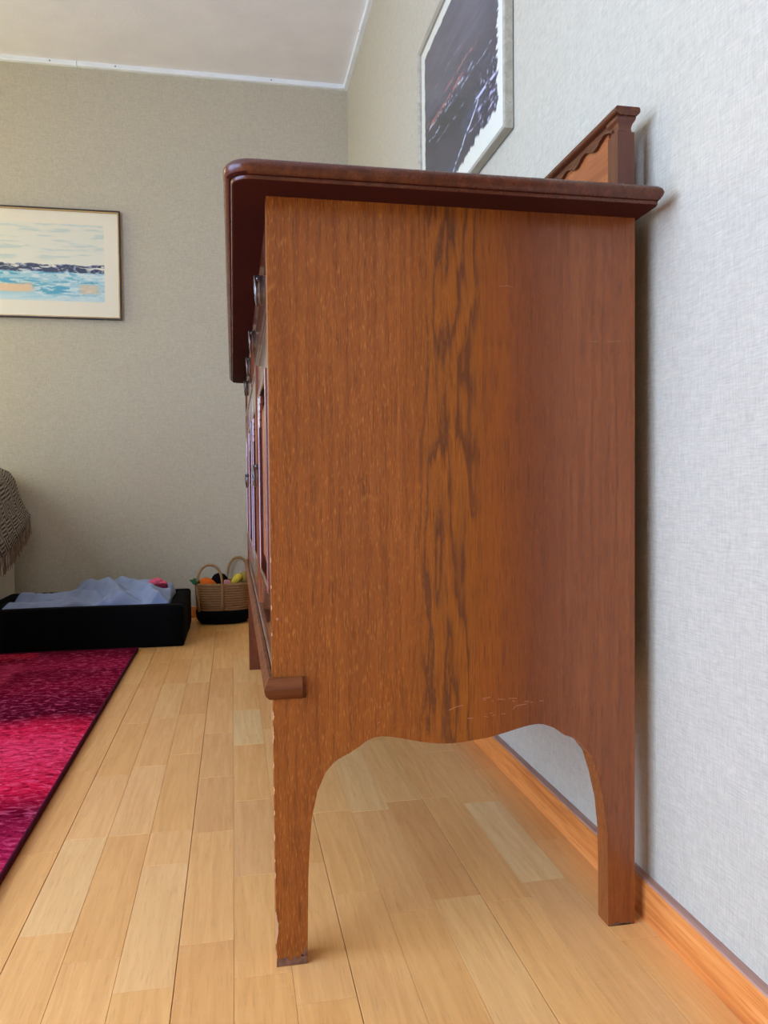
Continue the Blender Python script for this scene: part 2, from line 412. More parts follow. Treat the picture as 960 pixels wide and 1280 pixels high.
# ceiling trim: battens with screws
def trim_profile(s0, s1, fn):     # 18 mm batten, slightly bevelled front
    return MB().prism([(0, -0.019), (0.016, -0.019), (0.0195, -0.015), (0.0185, 0), (0, 0)], fn, s0, s1)
tb = struct('trim_1', trim_profile(-0.6135, RX - 0.019, lambda u, v, t: (t, BY - u, CZ + v)), M['trim'])
tb2 = struct('trim_2', trim_profile(WX, -0.6155, lambda u, v, t: (t, BY - u, CZ + v)), M['trim'])
tb3 = struct('trim_3', trim_profile(REAR, BY, lambda u, v, t: (RX - u, t, CZ + v)), M['trim'])
def screw(p, ax, par):
    d = MB(); n = 10; r = 0.0032
    ring = [(math.cos(2 * math.pi * i / n) * r, math.sin(2 * math.pi * i / n) * r) for i in range(n)]
    if ax == 1: d.prism(ring, lambda u, v, t: (p[0] + u, p[1] + t, p[2] + v), -0.0015, 0.002)
    else: d.prism(ring, lambda u, v, t: (p[0] + t, p[1] + u, p[2] + v), -0.0015, 0.002)
    make('screw', d, M['screw'], par)
for x in (-0.46, 0.19): screw((x, BY - 0.0190, CZ - 0.009), 1, tb)
screw((-0.72, BY - 0.0190, CZ - 0.009), 1, tb2)
for y in (3.08, 2.2): screw((RX - 0.0190, y, CZ - 0.009), 0, tb3)

# baseboards
def bboard(name, fn, a, b):
    o = struct(name, MB().prism([(0, 0), (0.0145, 0), (0.0145, 0.0465), (0.0125, 0.049), (0, 0.049)], fn, a, b), M['bb'])
    make('top_edge', MB().prism([(0, 0.0491), (0.0125, 0.0491), (0.011, 0.0505), (0, 0.0505)], fn, a, b), M['bbcap'], o)
    return o
bboard('baseboard_right', lambda u, v, t: (RX - u, t, v), DY1 + 0.0605, BY)
bboard('baseboard_back', lambda u, v, t: (t, BY - u, v), WX, RX - 0.0146)
bboard('baseboard_left', lambda u, v, t: (WX + u, t, v), REAR, BY - 0.0146)

# ------------------------------------------------------------------ sideboard
SB = thing('sideboard', 'reddish brown wooden sideboard with scalloped legs and raised backboard along the wall', 'sideboard', (0.27, 1.6975, 0))
FX, BX = 0.0415, 0.4965            # front and back plane
Y0, Y1 = 0.912, 2.483              # outer faces of the side panels
PT = 0.028; TOPZ = 0.893           # panel thickness, underside of the top
sc = [(0.078, 0.0), (0.079, 0.05), (0.080, 0.10), (0.082, 0.138), (0.085, 0.173), (0.092, 0.204), (0.102, 0.226), (0.110, 0.235), (0.117, 0.2405), (0.131, 0.247),
      (0.143, 0.254), (0.149, 0.2585), (0.155, 0.2615), (0.162, 0.2635), (0.170, 0.264), (0.180, 0.263), (0.192, 0.2605), (0.204, 0.2575), (0.216, 0.2545), (0.228, 0.252), (0.240, 0.2505),
      (0.256, 0.2495), (0.268, 0.2498), (0.279, 0.251), (0.302, 0.2535), (0.326, 0.2585), (0.338, 0.2615), (0.349, 0.264), (0.358, 0.2655), (0.367, 0.266), (0.374, 0.265), (0.381, 0.2625), (0.387, 0.260),
      (0.393, 0.256), (0.398, 0.252), (0.402, 0.2495), (0.409, 0.247), (0.417, 0.2435), (0.426, 0.235), (0.438, 0.220), (0.447, 0.192), (0.455, 0.157), (0.459, 0.119), (0.460, 0.075), (0.460, 0.0)]
def side_panel(ya, yb, mat):
    mb = MB()
    # outline as a strip of quads above the scallop so that no concave n-gon is needed
    pts = [(FX, 0.0), (0.0417, 0.0)] if False else []
    top = TOPZ; lo = [(FX, 0.0)] + sc + [(BX, 0.0)]
    poly = lo + [(BX, top), (FX, top)]
    n = len(poly)
    vs = [(x, ya, z) for x, z in poly] + [(x, yb, z) for x, z in poly]
    mb.add(vs, [tuple(range(n)), tuple(range(2 * n - 1, n - 1, -1))] + [(i, (i + 1) % n, n + (i + 1) % n, n + i) for i in range(n)])
    o = make('side_panel', mb, mat, SB)
    bm = bmesh.new(); bm.from_mesh(o.data); bmesh.ops.triangulate(bm, faces=[f for f in bm.faces if len(f.verts) > 4], ngon_method='EAR_CLIP')
    bmesh.ops.recalc_face_normals(bm, faces=bm.faces); bm.to_mesh(o.data); bm.free()
    o.modifiers.new('bevel', 'BEVEL').width = 0.0008
    o.modifiers['bevel'].limit_method = 'ANGLE'; o.modifiers['bevel'].angle_limit = math.radians(60)
    return o
sp_near = side_panel(Y0, Y0 + PT, M['veneer']); side_panel(Y1 - PT, Y1, M['woodz'])

# worn feet, chips and scratches on the near panel
M['worn'] = plain('worn_finish', (122, 84, 58), 0.7, 0.3, var=0.35, nscale=160)
def patch(name, pts, mat, y=Y0, th=0.0006):
    make(name, MB().prism(pts, lambda u, v, t: (u, t, v), y - th, y + 0.0004), mat, sp_near)
rr = random.Random(3)
def ragged(x0, x1, z0, z1, n=12):
    up = [(x0 + (x1 - x0) * i / n, z1 + rr.uniform(-0.004, 0.003)) for i in range(n + 1)]
    return [(x0, z0), (x1, z0)] + up[::-1]
patch('worn_edge', ragged(FX + 0.001, 0.0775, 0.0008, 0.010), M['worn'])
patch('worn_edge', [(0.0695, 0.010), (0.0775, 0.010), (0.0777, 0.019), (0.0765, 0.021), (0.075, 0.016)], M['worn'])
patch('worn_edge', ragged(0.4605, 0.4955, 0.0008, 0.0025), M['worn'])
def chip(x0, z0, z1, d, m=8):
    zs = [z0 + (z1 - z0) * i / m for i in range(m + 1)]
    inner = [(x0 + d * (0.35 + 0.65 * rr.random()) * math.sin(math.pi * (i + 0.3) / (m + 0.6)), z) for i, z in enumerate(zs)]
    patch('edge_chip', [(x0 - 0.0006, zs[0])] + inner + [(x0 - 0.0006, zs[-1])], M['raw'])
for z0, z1, d in ((0.028, 0.066, 0.0035), (0.0, 0.020, 0.0014), (0.105, 0.113, 0.0012), (0.15, 0.159, 0.0010), (0.205, 0.214, 0.0012), (0.265, 0.285, 0.0014), (0.292, 0.303, 0.0022),
                  (0.125, 0.128, 0.001), (0.18, 0.186, 0.0011), (0.235, 0.243, 0.0010), (0.39, 0.394, 0.001), (0.42, 0.426, 0.001), (0.445, 0.449, 0.001), (0.475, 0.481, 0.001)):
    chip(FX, z0, z1, d)
def scratch(pts, wd=0.0007):
    mb = MB()
    for (a, b) in zip(pts[:-1], pts[1:]):
        dx, dz = b[0] - a[0], b[1] - a[1]; L = math.hypot(dx, dz); nx, nz = -dz / L * wd / 2, dx / L * wd / 2
        mb.prism([(a[0] + nx, a[1] + nz), (a[0] - nx, a[1] - nz), (b[0] - nx, b[1] - nz), (b[0] + nx, b[1] + nz)], lambda u, v, t: (u, t, v), Y0 - 0.0002, Y0 + 0.0003)
    make('scratch', mb, M['scr'], sp_near)
M['scr'] = plain('scratch_bare', (176, 118, 78), 0.7, 0.3)
def px_panel(px, py):      # reading a point of the photograph on the plane of the side panel
    d = F_ + R_ * ((px - 480) / 982.05) - U_ * ((py - 640) / 982.05); t = Y0 / d.y
    return (d.x * t, CAM_H + d.z * t)
for line in ([(561, 888), (569, 884), (579, 881.5)], [(584, 898), (592, 897.5)], [(603, 873), (613, 871.5)], [(604, 874.5), (607, 875)], [(615, 876), (617, 876.5)],
             [(622, 874), (631, 874.5)], [(636, 873), (646, 873)], [(640, 876), (644, 876.5)], [(641, 887), (645, 882), (652, 881), (658, 880)], [(655, 877), (661, 876.5)],
             [(663, 878), (666, 877)], [(674, 876), (679, 876)], [(605, 895), (610, 896.5)], [(607, 892), (609, 893)], [(612, 891.5), (616, 891)], [(615, 895), (619, 893)],
             [(626, 892.5), (632, 892)], [(471, 905), (475, 902)], [(474, 885), (476, 883)], [(734, 427), (748, 427)], [(758, 427), (776, 426.5)], [(624, 358), (634, 357), (641, 359)]):
    scratch([px_panel(*p) for p in line])
make('dent', MB().ball((*px_panel(347, 774)[:1], Y0, px_panel(347, 774)[1]), (0.0016, 0.0005, 0.0016), 10, 6), M['scr'], sp_near)

# moulded top with rounded corners
def rounded_rect(x0, x1, y0, y1, r, n=8, back_r=0.004):
    pts = []
    for cx, cy, a0, rad in ((x1 - back_r, y0 + back_r, -90, back_r), (x1 - back_r, y1 - back_r, 0, back_r), (x0 + r, y1 - r, 90, r), (x0 + r, y0 + r, 180, r)):
        for i in range(n + 1):
            a = math.radians(a0 + 90 * i / n); pts.append((cx + rad * math.cos(a), cy + rad * math.sin(a)))
    return pts
TX0, TX1, TY0, TY1 = -0.006, 0.506, 0.857, 2.530
prof = [(0.016, 0.0), (0.0115, 0.0), (0.0095, 0.0008), (0.0085, 0.0024), (0.0085, 0.0044), (0.0062, 0.0050), (0.0030, 0.0066), (0.0008, 0.0098), (0.0, 0.0135), (0.0012, 0.0172), (0.0040, 0.0202), (0.0085, 0.0222), (0.016, 0.0228)]
rs = []
for ins, h in prof:
    rs.append([(x, y, TOPZ + h) for x, y in rounded_rect(TX0 + ins, TX1 - min(ins, 0.004), TY0 + ins, TY1 - ins, 0.030 - ins * 0.8)])
top = MB().rings(rs)
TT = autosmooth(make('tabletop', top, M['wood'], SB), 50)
TT.data.materials.append(plain('dull_underside', (66, 26, 13), 0.8, 0.1, var=0.15, nscale=9))  # separate darker, matt colour for the downward faces
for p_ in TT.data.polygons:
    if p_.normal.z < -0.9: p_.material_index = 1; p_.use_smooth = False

# raised backboard: posts, cap rail, scalloped frieze over a recessed panel
BB = make('backboard', MB().box(0.4835, 0.494, 0.955, 2.44, 0.9150, 1.016), M['panelw'], SB)
fz_pts = []
NF = 300
for i in range(NF + 1):
    y = 0.936 + (2.459 - 0.936) * i / NF
    ph = (y - 0.93) / 0.0585
    s_ = 0.5 - 0.5 * math.cos(2 * math.pi * (ph % 1.0))
    sh = math.copysign(abs(math.sin(math.pi * (ph % 1.0))) ** 1.6, 1)
    fz_pts.append((y, 1.0055 + 0.0085 * s_))
fm = MB(); vs = []; fs = []
for (y, z) in fz_pts: vs += [(0.4785, y, z), (0.4785, y, 1.0205), (0.484, y, z), (0.484, y, 1.0205)]
for i in range(NF):
    a, b = 4 * i, 4 * i + 4
    fs += [(a, a + 1, b + 1, b), (a, b, b + 2, a + 2), (a + 1, a + 3, b + 3, b + 1), (a + 2, b + 2, b + 3, a + 3)]
fm.add(vs, fs); make('frieze', fm, M['wood'], BB)
capp = [(0.4735, 1.0225), (0.4720, 1.0245), (0.4720, 1.0285), (0.4735, 1.0305), (0.5035, 1.0305), (0.505, 1.0285), (0.505, 1.0245), (0.5035, 1.0225), (0.500, 1.020), (0.4785, 1.020)]
make('cap_rail', MB().prism(capp, lambda u, v, t: (u, t, v), 0.914, 2.481), M['wood'], BB)
for ya, yb in ((0.919, 0.945), (2.450, 2.476)):
    mb = MB().box(0.477, 0.4995, ya, yb, 0.9155, 1.0015)
    # waisted neck under the cap
    ring = lambda e, z: [(0.477 + e, ya + e, z), (0.4995 - e, ya + e, z), (0.4995 - e, yb - e, z), (0.477 + e, yb - e, z)]
    mb.rings([ring(0.0, 1.0016), ring(0.0025, 1.0035), ring(0.003, 1.0075), ring(0.0015, 1.0125), ring(-0.001, 1.0165), ring(-0.0016, 1.0199)])
    make('post', mb, M['woodz'], BB)
make('back_panel', MB().box(0.484, 0.4945, Y0 + PT, Y1 - PT, 0.30, TOPZ), M['woodx'], SB)
make('bottom_board', MB().box(0.062, 0.484, Y0 + PT, Y1 - PT, 0.335, 0.350), M['woodx'], SB)
make('clip', MB().ball((0.4975, 0.925, 0.778), (0.0035, 0.004, 0.004), 10, 8), M['trim'], SB, smooth=True)

# front: rails, stiles, apron
def fbox(name, y0, y1, z0, z1, x0, x1, mat, par=SB, bev=0.001):
    return make(name, MB().box(x0, x1, y0, y1, z0, z1), mat, par, bevel=bev)
fbox('rail', Y0 + PT, Y1 - PT, 0.880, TOPZ, 0.045, 0.062, M['front'])
fbox('rail', Y0 + PT, Y1 - PT, 0.762, 0.776, 0.044, 0.062, M['front'])
fbox('rail', Y0 + PT, Y1 - PT, 0.3425, 0.372, 0.044, 0.062, M['front'])
YM = (Y0 + Y1) / 2
fbox('stile', YM - 0.02, YM + 0.02, 0.372, 0.762, 0.0435, 0.062, M['front'])
fbox('stile', YM - 0.02, YM + 0.02, 0.776, 0.880, 0.0435, 0.062, M['front'])
# apron, scalloped like the sides
ap = []
L0, L1 = Y0 + PT, Y1 - PT
for i in range(81):
    t = i / 80; y = L0 + (L1 - L0) * t; s = min(t, 1 - t) * (L1 - L0)
    if s < 0.16: z = 0.215 + 0.098 * math.sin(min(1, s / 0.16) * math.pi / 2) ** 0.8
    else:
        q = (s - 0.16) / ((L1 - L0) / 2 - 0.16); z = 0.313 - 0.012 * (0.5 - 0.5 * math.cos(q * math.pi))
    ap.append((y, z))
mb = MB(); vs = []; fs = []
for y, z in ap: vs += [(0.0425, y, z), (0.0425, y, 0.3425), (0.060, y, z), (0.060, y, 0.3425)]
for i in range(80):
    a, b = 4 * i, 4 * i + 4
    fs += [(a, a + 1, b + 1, b), (a, b, b + 2, a + 2), (a + 1, a + 3, b + 3, b + 1), (a + 2, b + 2, b + 3, a + 3)]
fs += [(0, 2, 3, 1), (320, 321, 323, 322)]
mb.add(vs, fs); make('apron', mb, M['front'], SB)
# half-round moulding along the front, returned round the sides
mp = [(0.0, 0.3415), (-0.0040, 0.3415), (-0.0052, 0.3405), (-0.0098, 0.3300), (-0.0100, 0.3285), (-0.0085, 0.3225), (-0.0078, 0.3212), (-0.0040, 0.3170), (-0.0030, 0.3165), (0.0, 0.3165)]
def returned(y_face, sgn):
    # mitred: path along the front, round the corner and along the side
    mb = MB(); rings = []
    rings.append([(FX + u, YM, z) for u, z in mp])
    rings.append([(FX + u, y_face + sgn * u, z) for u, z in mp])
    rings.append([(0.0755 + u * 0.0, y_face + sgn * u, z) for u, z in mp])
    rings.append([(0.0805 - (-u) * 0.10, y_face + sgn * u * 0.12, z) for u, z in mp])
    mb.rings(rings)
    return mb
for yf, sg in ((Y0, 1), (Y1, -1)):
    make('moulding', returned(yf, sg), M['woodx'], SB)

# bail pulls
def pull(y, z, x, par, size=0.019):
    bp = MB(); n = 20
    for rad, xa, xb in ((size, x, x - 0.0022), (size * 0.8, x - 0.0022, x - 0.0036)):
        bp.prism([(math.cos(2 * math.pi * i / n) * rad * 0.85, math.sin(2 * math.pi * i / n) * rad) for i in range(n)], lambda u, v, t: (t, y + u, z + v), xa, xb)
    p = make('pull', bp, M['iron'], par)
    path = [(x - 0.0065 - 0.0035 * math.sin(math.pi * i / 24), y + math.cos(math.pi * i / 24 * 2 - math.pi / 2) * size * 0.75, z - 0.001 + math.sin(math.pi * i / 24 * 2 - math.pi / 2) * size * 0.95) for i in range(25)]
    make('ring', MB().tube(path, 0.0016, 8), M['iron'], p, smooth=True)
    make('knob', MB().ball((x - 0.005, y, z + size * 0.8), (0.004, 0.0045, 0.0045), 10, 8), M['iron'], p, smooth=True)

bays = ((Y0 + PT, YM - 0.02), (YM + 0.02, Y1 - PT))
for bi, (a, b) in enumerate(bays):
    d = make('drawer', MB().box(0.0445, 0.061, a + 0.003, b - 0.003, 0.779, 0.877), M['front'], SB, bevel=0.002)
    fr_ = MB()
    for (p, q, r, s2) in ((a + 0.003, b - 0.003, 0.779, 0.787), (a + 0.003, b - 0.003, 0.869, 0.877), (a + 0.003, a + 0.012, 0.787, 0.869), (b - 0.012, b - 0.003, 0.787, 0.869)):
        fr_.box(0.0415, 0.0445, p, q, r, s2)
    make('edge_bead', fr_, M['front'], d)
    for yp in ((1.137, 1.532) if bi == 0 else (1.842, 2.238)): pull(yp, 0.842, 0.0444, d, 0.021)
    m = (a + b) / 2
    for di, (p, q) in enumerate(((a + 0.002, m - 0.001), (m + 0.001, b - 0.002))):
        z0, z1 = 0.374, 0.760; sw = 0.045
        fr_ = MB()
        fr_.box(0.0425, 0.060, p, p + sw, z0, z1); fr_.box(0.0425, 0.060, q - sw, q, z0, z1)
        fr_.box(0.0425, 0.060, p + sw, q - sw, z0, z0 + 0.055); fr_.box(0.0425, 0.060, p + sw, q - sw, z1 - 0.05, z1)
        dr = make('door', fr_, M['front'], SB, bevel=0.0015)
        # raised and fielded panel
        pa, pb, za, zb = p + sw, q - sw, z0 + 0.055, z1 - 0.05
        def rg(e, x): return [(x, pa + e, za + e), (x, pb - e, za + e), (x, pb - e, zb - e), (x, pa + e, zb - e)]
        make('field_panel', MB().rings([rg(0, 0.056), rg(0, 0.053), rg(0.028, 0.0475), rg(0.030, 0.0460), rg(0.034, 0.0455)]), M['panelw'], dr)
        # bolection moulding round the panel and stepped corner blocks at its head
        bl = MB()
        for (y_0, y_1, z_0, z_1) in ((pa, pa + 0.008, za, zb), (pb - 0.008, pb, za, zb), (pa + 0.008, pb - 0.008, za, za + 0.008), (pa + 0.008, pb - 0.008, zb - 0.008, zb)):
            bl.box(0.0400, 0.0435, y_0, y_1, z_0, z_1)
        make('moulding', bl, M['front'], dr, bevel=0.0015)
        for sgn, e in ((1, pa + 0.008), (-1, pb - 0.008)):
            st = MB()
            for j, (wd, hh) in enumerate(((0.044, 0.012), (0.030, 0.010), (0.018, 0.012), (0.009, 0.012))):
                zt = zb - 0.008 - sum((0.012, 0.010, 0.012, 0.012)[:j])
                ya, yb = sorted((e, e + sgn * wd)); st.box(0.0415, 0.0475, ya, yb, zt - hh, zt)
            make('corner_block', st, M['front'], dr, bevel=0.001)
        pull(q - 0.022 if di == 0 else p + 0.022, 0.582, 0.0424, dr, 0.017)
    make('astragal', MB().prism([(0.0385, -0.008), (0.0375, -0.004), (0.0375, 0.004), (0.0385, 0.008), (0.0422, 0.009), (0.0422, -0.009)], lambda u, v, t: (u, m + v, t), 0.374, 0.760), M['front'], SB)

# ------------------------------------------------------------------ pictures
def paint_mesh(name, W, H, nw, nh, fn, to_world, parent, thick_dir, mat):
    """a flat print: grid whose vertices carry the ink colour"""
    me = bpy.data.meshes.new(name); o0 = parent_world(parent)
    u, v = np.meshgrid((np.arange(nw) + 0.0) / (nw - 1), (np.arange(nh) + 0.0) / (nh - 1))
    vs = [Vector(to_world(a * W, b * H)) - o0 for a, b in zip(u.ravel(), v.ravel())]
    fs = [(j * nw + i, j * nw + i + 1, (j + 1) * nw + i + 1, (j + 1) * nw + i) for j in range(nh - 1) for i in range(nw - 1)]
    me.from_pydata(vs, [], fs)
    colr = fn(u, v).reshape(-1, 3)
    colr = np.where(colr <= 0.04045, colr / 12.92, ((colr + 0.055) / 1.055) ** 2.4)
    at = me.color_attributes.new('ink', 'FLOAT_COLOR', 'POINT')
    at.data.foreach_set('color', np.concatenate([colr, np.ones((len(colr), 1))], 1).astype(np.float32).ravel())
    me.materials.append(mat); o = bpy.data.objects.new(name, me); COL.objects.link(o); o.parent = parent
    return o
t = NT('printed_paper', 0.6, 0.3); at = t.n('ShaderNodeAttribute', attribute_name='ink'); t.base(at.outputs['Color'])
M['print'] = t.m
def vnoise(x, y, seed):
    rg = np.random.RandomState(seed); G = rg.rand(64, 64)
    xi = np.floor(x).astype(int); yi = np.floor(y).astype(int); fx = x - xi; fy = y - yi
    fx = fx * fx * (3 - 2 * fx); fy = fy * fy * (3 - 2 * fy)
    g = lambda a, b: G[a % 64, b % 64]
    return (g(xi, yi) * (1 - fx) + g(xi + 1, yi) * fx) * (1 - fy) + (g(xi, yi + 1) * (1 - fx) + g(xi + 1, yi + 1) * fx) * fy
def fbm(x, y, seed, o=4):
    s = 0; a = 0.5; tot = 0
    for k in range(o): s = s + a * vnoise(x * 2 ** k, y * 2 ** k, seed + k); tot += a; a *= 0.55
    return s / tot
def sm(e0, e1, x): q = np.clip((x - e0) / (e1 - e0), 0, 1); return q * q * (3 - 2 * q)
def over(c, col, m): return c * (1 - m[..., None]) + (np.array(col) / 255.0) * m[..., None]

# dark abstract on the right wall.  u runs from the far edge to the near edge, v upwards
PY0, PY1, PZ0, PZ1 = 1.418, 2.112, 1.231, 1.738
def art_dark(u, v):
    c = np.ones(u.shape + (3,)) * (np.array((238, 234, 206)) / 255)
    edge_r = 0.925 + 0.05 * (fbm(v * 26, u * 5, 3) - 0.5) + 0.05 * (fbm(v * 80, u * 4, 9) - 0.5)
    bot = 0.085 + 0.05 * (fbm(u * 24, v * 4, 17) - 0.5) + 0.04 * (fbm(u * 70, v * 5, 19) - 0.5) + 0.03 * sm(0.45, 0.8, u)
    edge_l = 0.055 + 0.018 * (fbm(v * 40, u * 4, 33) - 0.5)
    top_ = 0.94 + 0.02 * (fbm(u * 30, v * 3, 21) - 0.5)
    m = sm(-0.004, 0.006, edge_r - u) * sm(-0.004, 0.006, u - edge_l) * sm(-0.006, 0.008, v - bot) * sm(-0.004, 0.006, top_ - v)
    r_ = v + 0.09 * u                                                 # brush strokes run almost level
    n = fbm(u * 5, r_ * 22, 41); n2 = fbm(u * 4, r_ * 7, 47); n3 = fbm(u * 40, v * 34, 55); n4 = fbm(u * 9, r_ * 60, 58)
    ink = over(np.ones(c.shape) * (np.array((84, 84, 90)) / 255), (56, 58, 66), sm(0.62, 0.40, v) * 0.85)
    ink = over(ink, (104, 100, 106), 0.55 * sm(0.45, 0.7, n) * sm(0.40, 0.6, v))
    ink = over(ink, (40, 46, 52), 0.75 * sm(0.48, 0.66, n2) * sm(0.62, 0.48, v))
    ink = over(ink, (72, 86, 104), 0.6 * sm(0.55, 0.7, n) * sm(0.65, 0.5, v))
    ink = over(ink, (64, 60, 68), 0.4 * sm(0.5, 0.65, n4))
    ink = over(ink, (34, 38, 54), 0.85 * sm(0.66, 0.82, u) * sm(0.44, 0.56, n3) * sm(0.36, 0.28, v))
    def streak(r0, u0, u1, wd, colr, seed, k=0.5, tilt=0.0):
        ce = r0 + tilt * u + 0.03 * (fbm(u * 10, v * 2, seed) - 0.5)
        return (sm(wd, wd * 0.3, np.abs(r_ - ce)) * sm(u0, u0 + 0.04, u) * sm(u1, u1 - 0.04, u) * sm(k, k + 0.1, fbm(u * 36, r_ * 90, seed + 3)), colr)
    for a_, colr in (streak(0.545, 0.06, 0.62, 0.016, (176, 104, 94), 71, 0.40), streak(0.530, 0.08, 0.70, 0.010, (206, 208, 206), 75, 0.48), streak(0.60, 0.3, 0.8, 0.012, (150, 100, 100), 73, 0.46),
                     streak(0.50, 0.3, 0.9, 0.008, (150, 160, 170), 77, 0.45), streak(0.70, 0.15, 0.6, 0.008, (140, 120, 128), 87, 0.48), streak(0.46, 0.06, 0.3, 0.010, (170, 190, 204), 79, 0.46),
                     streak(-0.13, 0.42, 0.78, 0.010, (214, 218, 224), 81, 0.34, 0.62), streak(0.345, 0.68, 0.93, 0.012, (206, 206, 222), 91, 0.38), streak(0.29, 0.70, 0.93, 0.012, (176, 172, 200), 93, 0.42),
                     streak(0.24, 0.62, 0.93, 0.010, (200, 180, 194), 95, 0.46), streak(0.40, 0.2, 0.6, 0.008, (120, 136, 150), 97, 0.46)):
        ink = over(ink, colr, np.clip(a_, 0, 1))
    ink = over(ink, (200, 200, 220), 0.7 * sm(0.62, 0.72, fbm(u * 60, v * 50, 63)) * sm(0.68, 0.8, u) * sm(0.40, 0.3, v))
    return c * (1 - m[..., None]) + ink * m[..., None]
# slate blue seascape print; v upwards, u to the right
def art_sea(u, v):
    c = np.ones(u.shape + (3,)) * (np.array((240, 228, 194)) / 255)
    inside = sm(0.0, 0.006, u - 0.085) * sm(0, 0.006, 0.915 - u + 0.006 * (fbm(v * 40, u, 3) - 0.5)) * sm(0, 0.01, v - 0.14) * sm(0, 0.01, 0.885 - v)
    n = fbm(u * 9, v * 46, 5); n2 = fbm(u * 22, v * 60, 15); n3 = fbm(u * 6, v * 16, 25)
    art = np.ones(c.shape) * (np.array((232, 226, 196)) / 255)
    art = over(art, (188, 202, 184), 0.6 * sm(0.50, 0.72, n) * sm(0.5, 0.56, v))
    hz = 0.455 + 0.004 * np.sin(u * 30)
    th = 0.036 + 0.022 * (fbm(u * 26, v * 2, 35) - 0.5)
    navy = sm(0.004, -0.004, np.abs(v - hz) - th)
    sea = sm(0.004, -0.004, v - hz + th * 0.6)
    wc = over(np.ones(c.shape) * (np.array((170, 206, 204)) / 255), (84, 168, 184), sm(0.50, 0.66, n))
    wc = over(wc, (224, 230, 214), sm(0.52, 0.62, n2) * 0.8)
    wc = over(wc, (236, 196, 142), 0.95 * sm(0.02, -0.02, np.abs(v - 0.265) - 0.04 - 0.05 * (n3 - 0.5)) * np.clip(sm(0.22, 0.27, u) * sm(0.50, 0.45, u) + 0.7 * sm(0.74, 0.78, u) * sm(0.90, 0.85, u), 0, 1))
    wc = over(wc, (206, 222, 210), 0.8 * sm(0.22, 0.17, v))
    art = art * (1 - sea[..., None]) + wc * sea[..., None]
    art = over(art, (50, 58, 76), navy * sm(0.68, 0.54, n2))
    art = over(art, (150, 150, 170), navy * sm(0.60, 0.68, fbm(u * 60, v * 50, 45)))
    return c * (1 - inside[..., None]) + art * inside[..., None]

M['frame_g'] = wood('champagne_frame', (150, 140, 116), (176, 166, 140), (192, 184, 158), 1, 0.45, fine=0.6)
M['frame_d'] = plain('frame_dark_brown', (52, 36, 28), 0.4, 0.5)
M['gold'] = plain('frame_gold_lip', (196, 160, 96), 0.35, 0.5, metal=0.5)
M['board'] = plain('backing_board', (150, 128, 100), 0.8, 0.2)
def framed(root, mapf, W, H, prof_, matf, fw):
    """four mitred rails; prof_: (inset from outer edge, distance from wall)"""
    for k in range(4):
        rs = []
        for (e, d) in prof_:
            cs = [(e, e), (W - e, e), (W - e, H - e), (e, H - e)]
            rs.append((mapf(*cs[k], d), mapf(*cs[(k + 1) % 4], d)))
        n = len(rs); vs = [r_[0] for r_ in rs] + [r_[1] for r_ in rs]
        fs = [(i, (i + 1) % n, n + (i + 1) % n, n + i) for i in range(n)] + [tuple(range(n)), tuple(range(2 * n - 1, n - 1, -1))]
        make('frame_rail', MB().add(vs, fs), matf, root)
# right wall picture
PR = thing('framed_picture', 'champagne-framed dark slate abstract print on the right wall above the sideboard', 'picture', (RX - 0.001, (PY0 + PY1) / 2, PZ0))
mapr = lambda a, b, d: (RX - 0.001 - d, PY1 - a, PZ0 + b)
W_, H_ = PY1 - PY0, PZ1 - PZ0
framed(PR, mapr, W_, H_, [(0, 0.001), (0, 0.0165), (0.001, 0.0185), (0.007, 0.0190), (0.013, 0.0150), (0.013, 0.001)], M['frame_g'], 0.013)
make('backing', MB().box(RX - 0.0095, RX - 0.003, PY0 + 0.0132, PY1 - 0.0132, PZ0 + 0.0132, PZ1 - 0.0132), M['board'], PR)
paint_mesh('print', W_ - 0.0264, H_ - 0.0264, 330, 250, art_dark, lambda a, b: mapr(a + 0.0132, b + 0.0132, 0.0092), PR, None, M['print'])
make('glass', MB().box(RX - 0.0128, RX - 0.0112, PY0 + 0.0132, PY1 - 0.0132, PZ0 + 0.0132, PZ1 - 0.0132), M['matt_glass'], PR)
# back wall picture
QX0, QX1, QZ0, QZ1 = -1.13, -0.4545, 1.284, 1.7405
PB = thing('framed_picture', 'seascape print with teal water and navy shoreline in thin dark frame on back wall', 'picture', ((QX0 + QX1) / 2, BY - 0.001, QZ0))
mapb = lambda a, b, d: (QX0 + a, BY - 0.001 - d, QZ0 + b)
W2, H2 = QX1 - QX0, QZ1 - QZ0
framed(PB, mapb, W2, H2, [(0, 0.001), (0, 0.0195), (0.0008, 0.0210), (0.0048, 0.0210), (0.0052, 0.0190), (0.0052, 0.001)], M['frame_d'], 0.006)
lip = MB()
for (a0, a1, b0, b1) in ((0.0053, W2 - 0.0053, 0.0053, 0.0098), (0.0053, W2 - 0.0053, H2 - 0.0098, H2 - 0.0053), (0.0053, 0.0098, 0.0098, H2 - 0.0098), (W2 - 0.0098, W2 - 0.0053, 0.0098, H2 - 0.0098)):
    lip.box(QX0 + a0, QX0 + a1, BY - 0.0175, BY - 0.004, QZ0 + b0, QZ0 + b1)
make('gold_lip', lip, M['gold'], PB)
make('backing', MB().box(QX0 + 0.01, QX1 - 0.01, BY - 0.0095, BY - 0.003, QZ0 + 0.01, QZ1 - 0.01), M['board'], PB)
paint_mesh('print', W2 - 0.02, H2 - 0.02, 330, 220, art_sea, lambda a, b: mapb(a + 0.01, b + 0.01, 0.0092), PB, None, M['print'])
make('glass', MB().box(QX0 + 0.01, QX1 - 0.01, BY - 0.0128, BY - 0.0112, QZ0 + 0.01, QZ1 - 0.01), M['matt_glass'], PB)

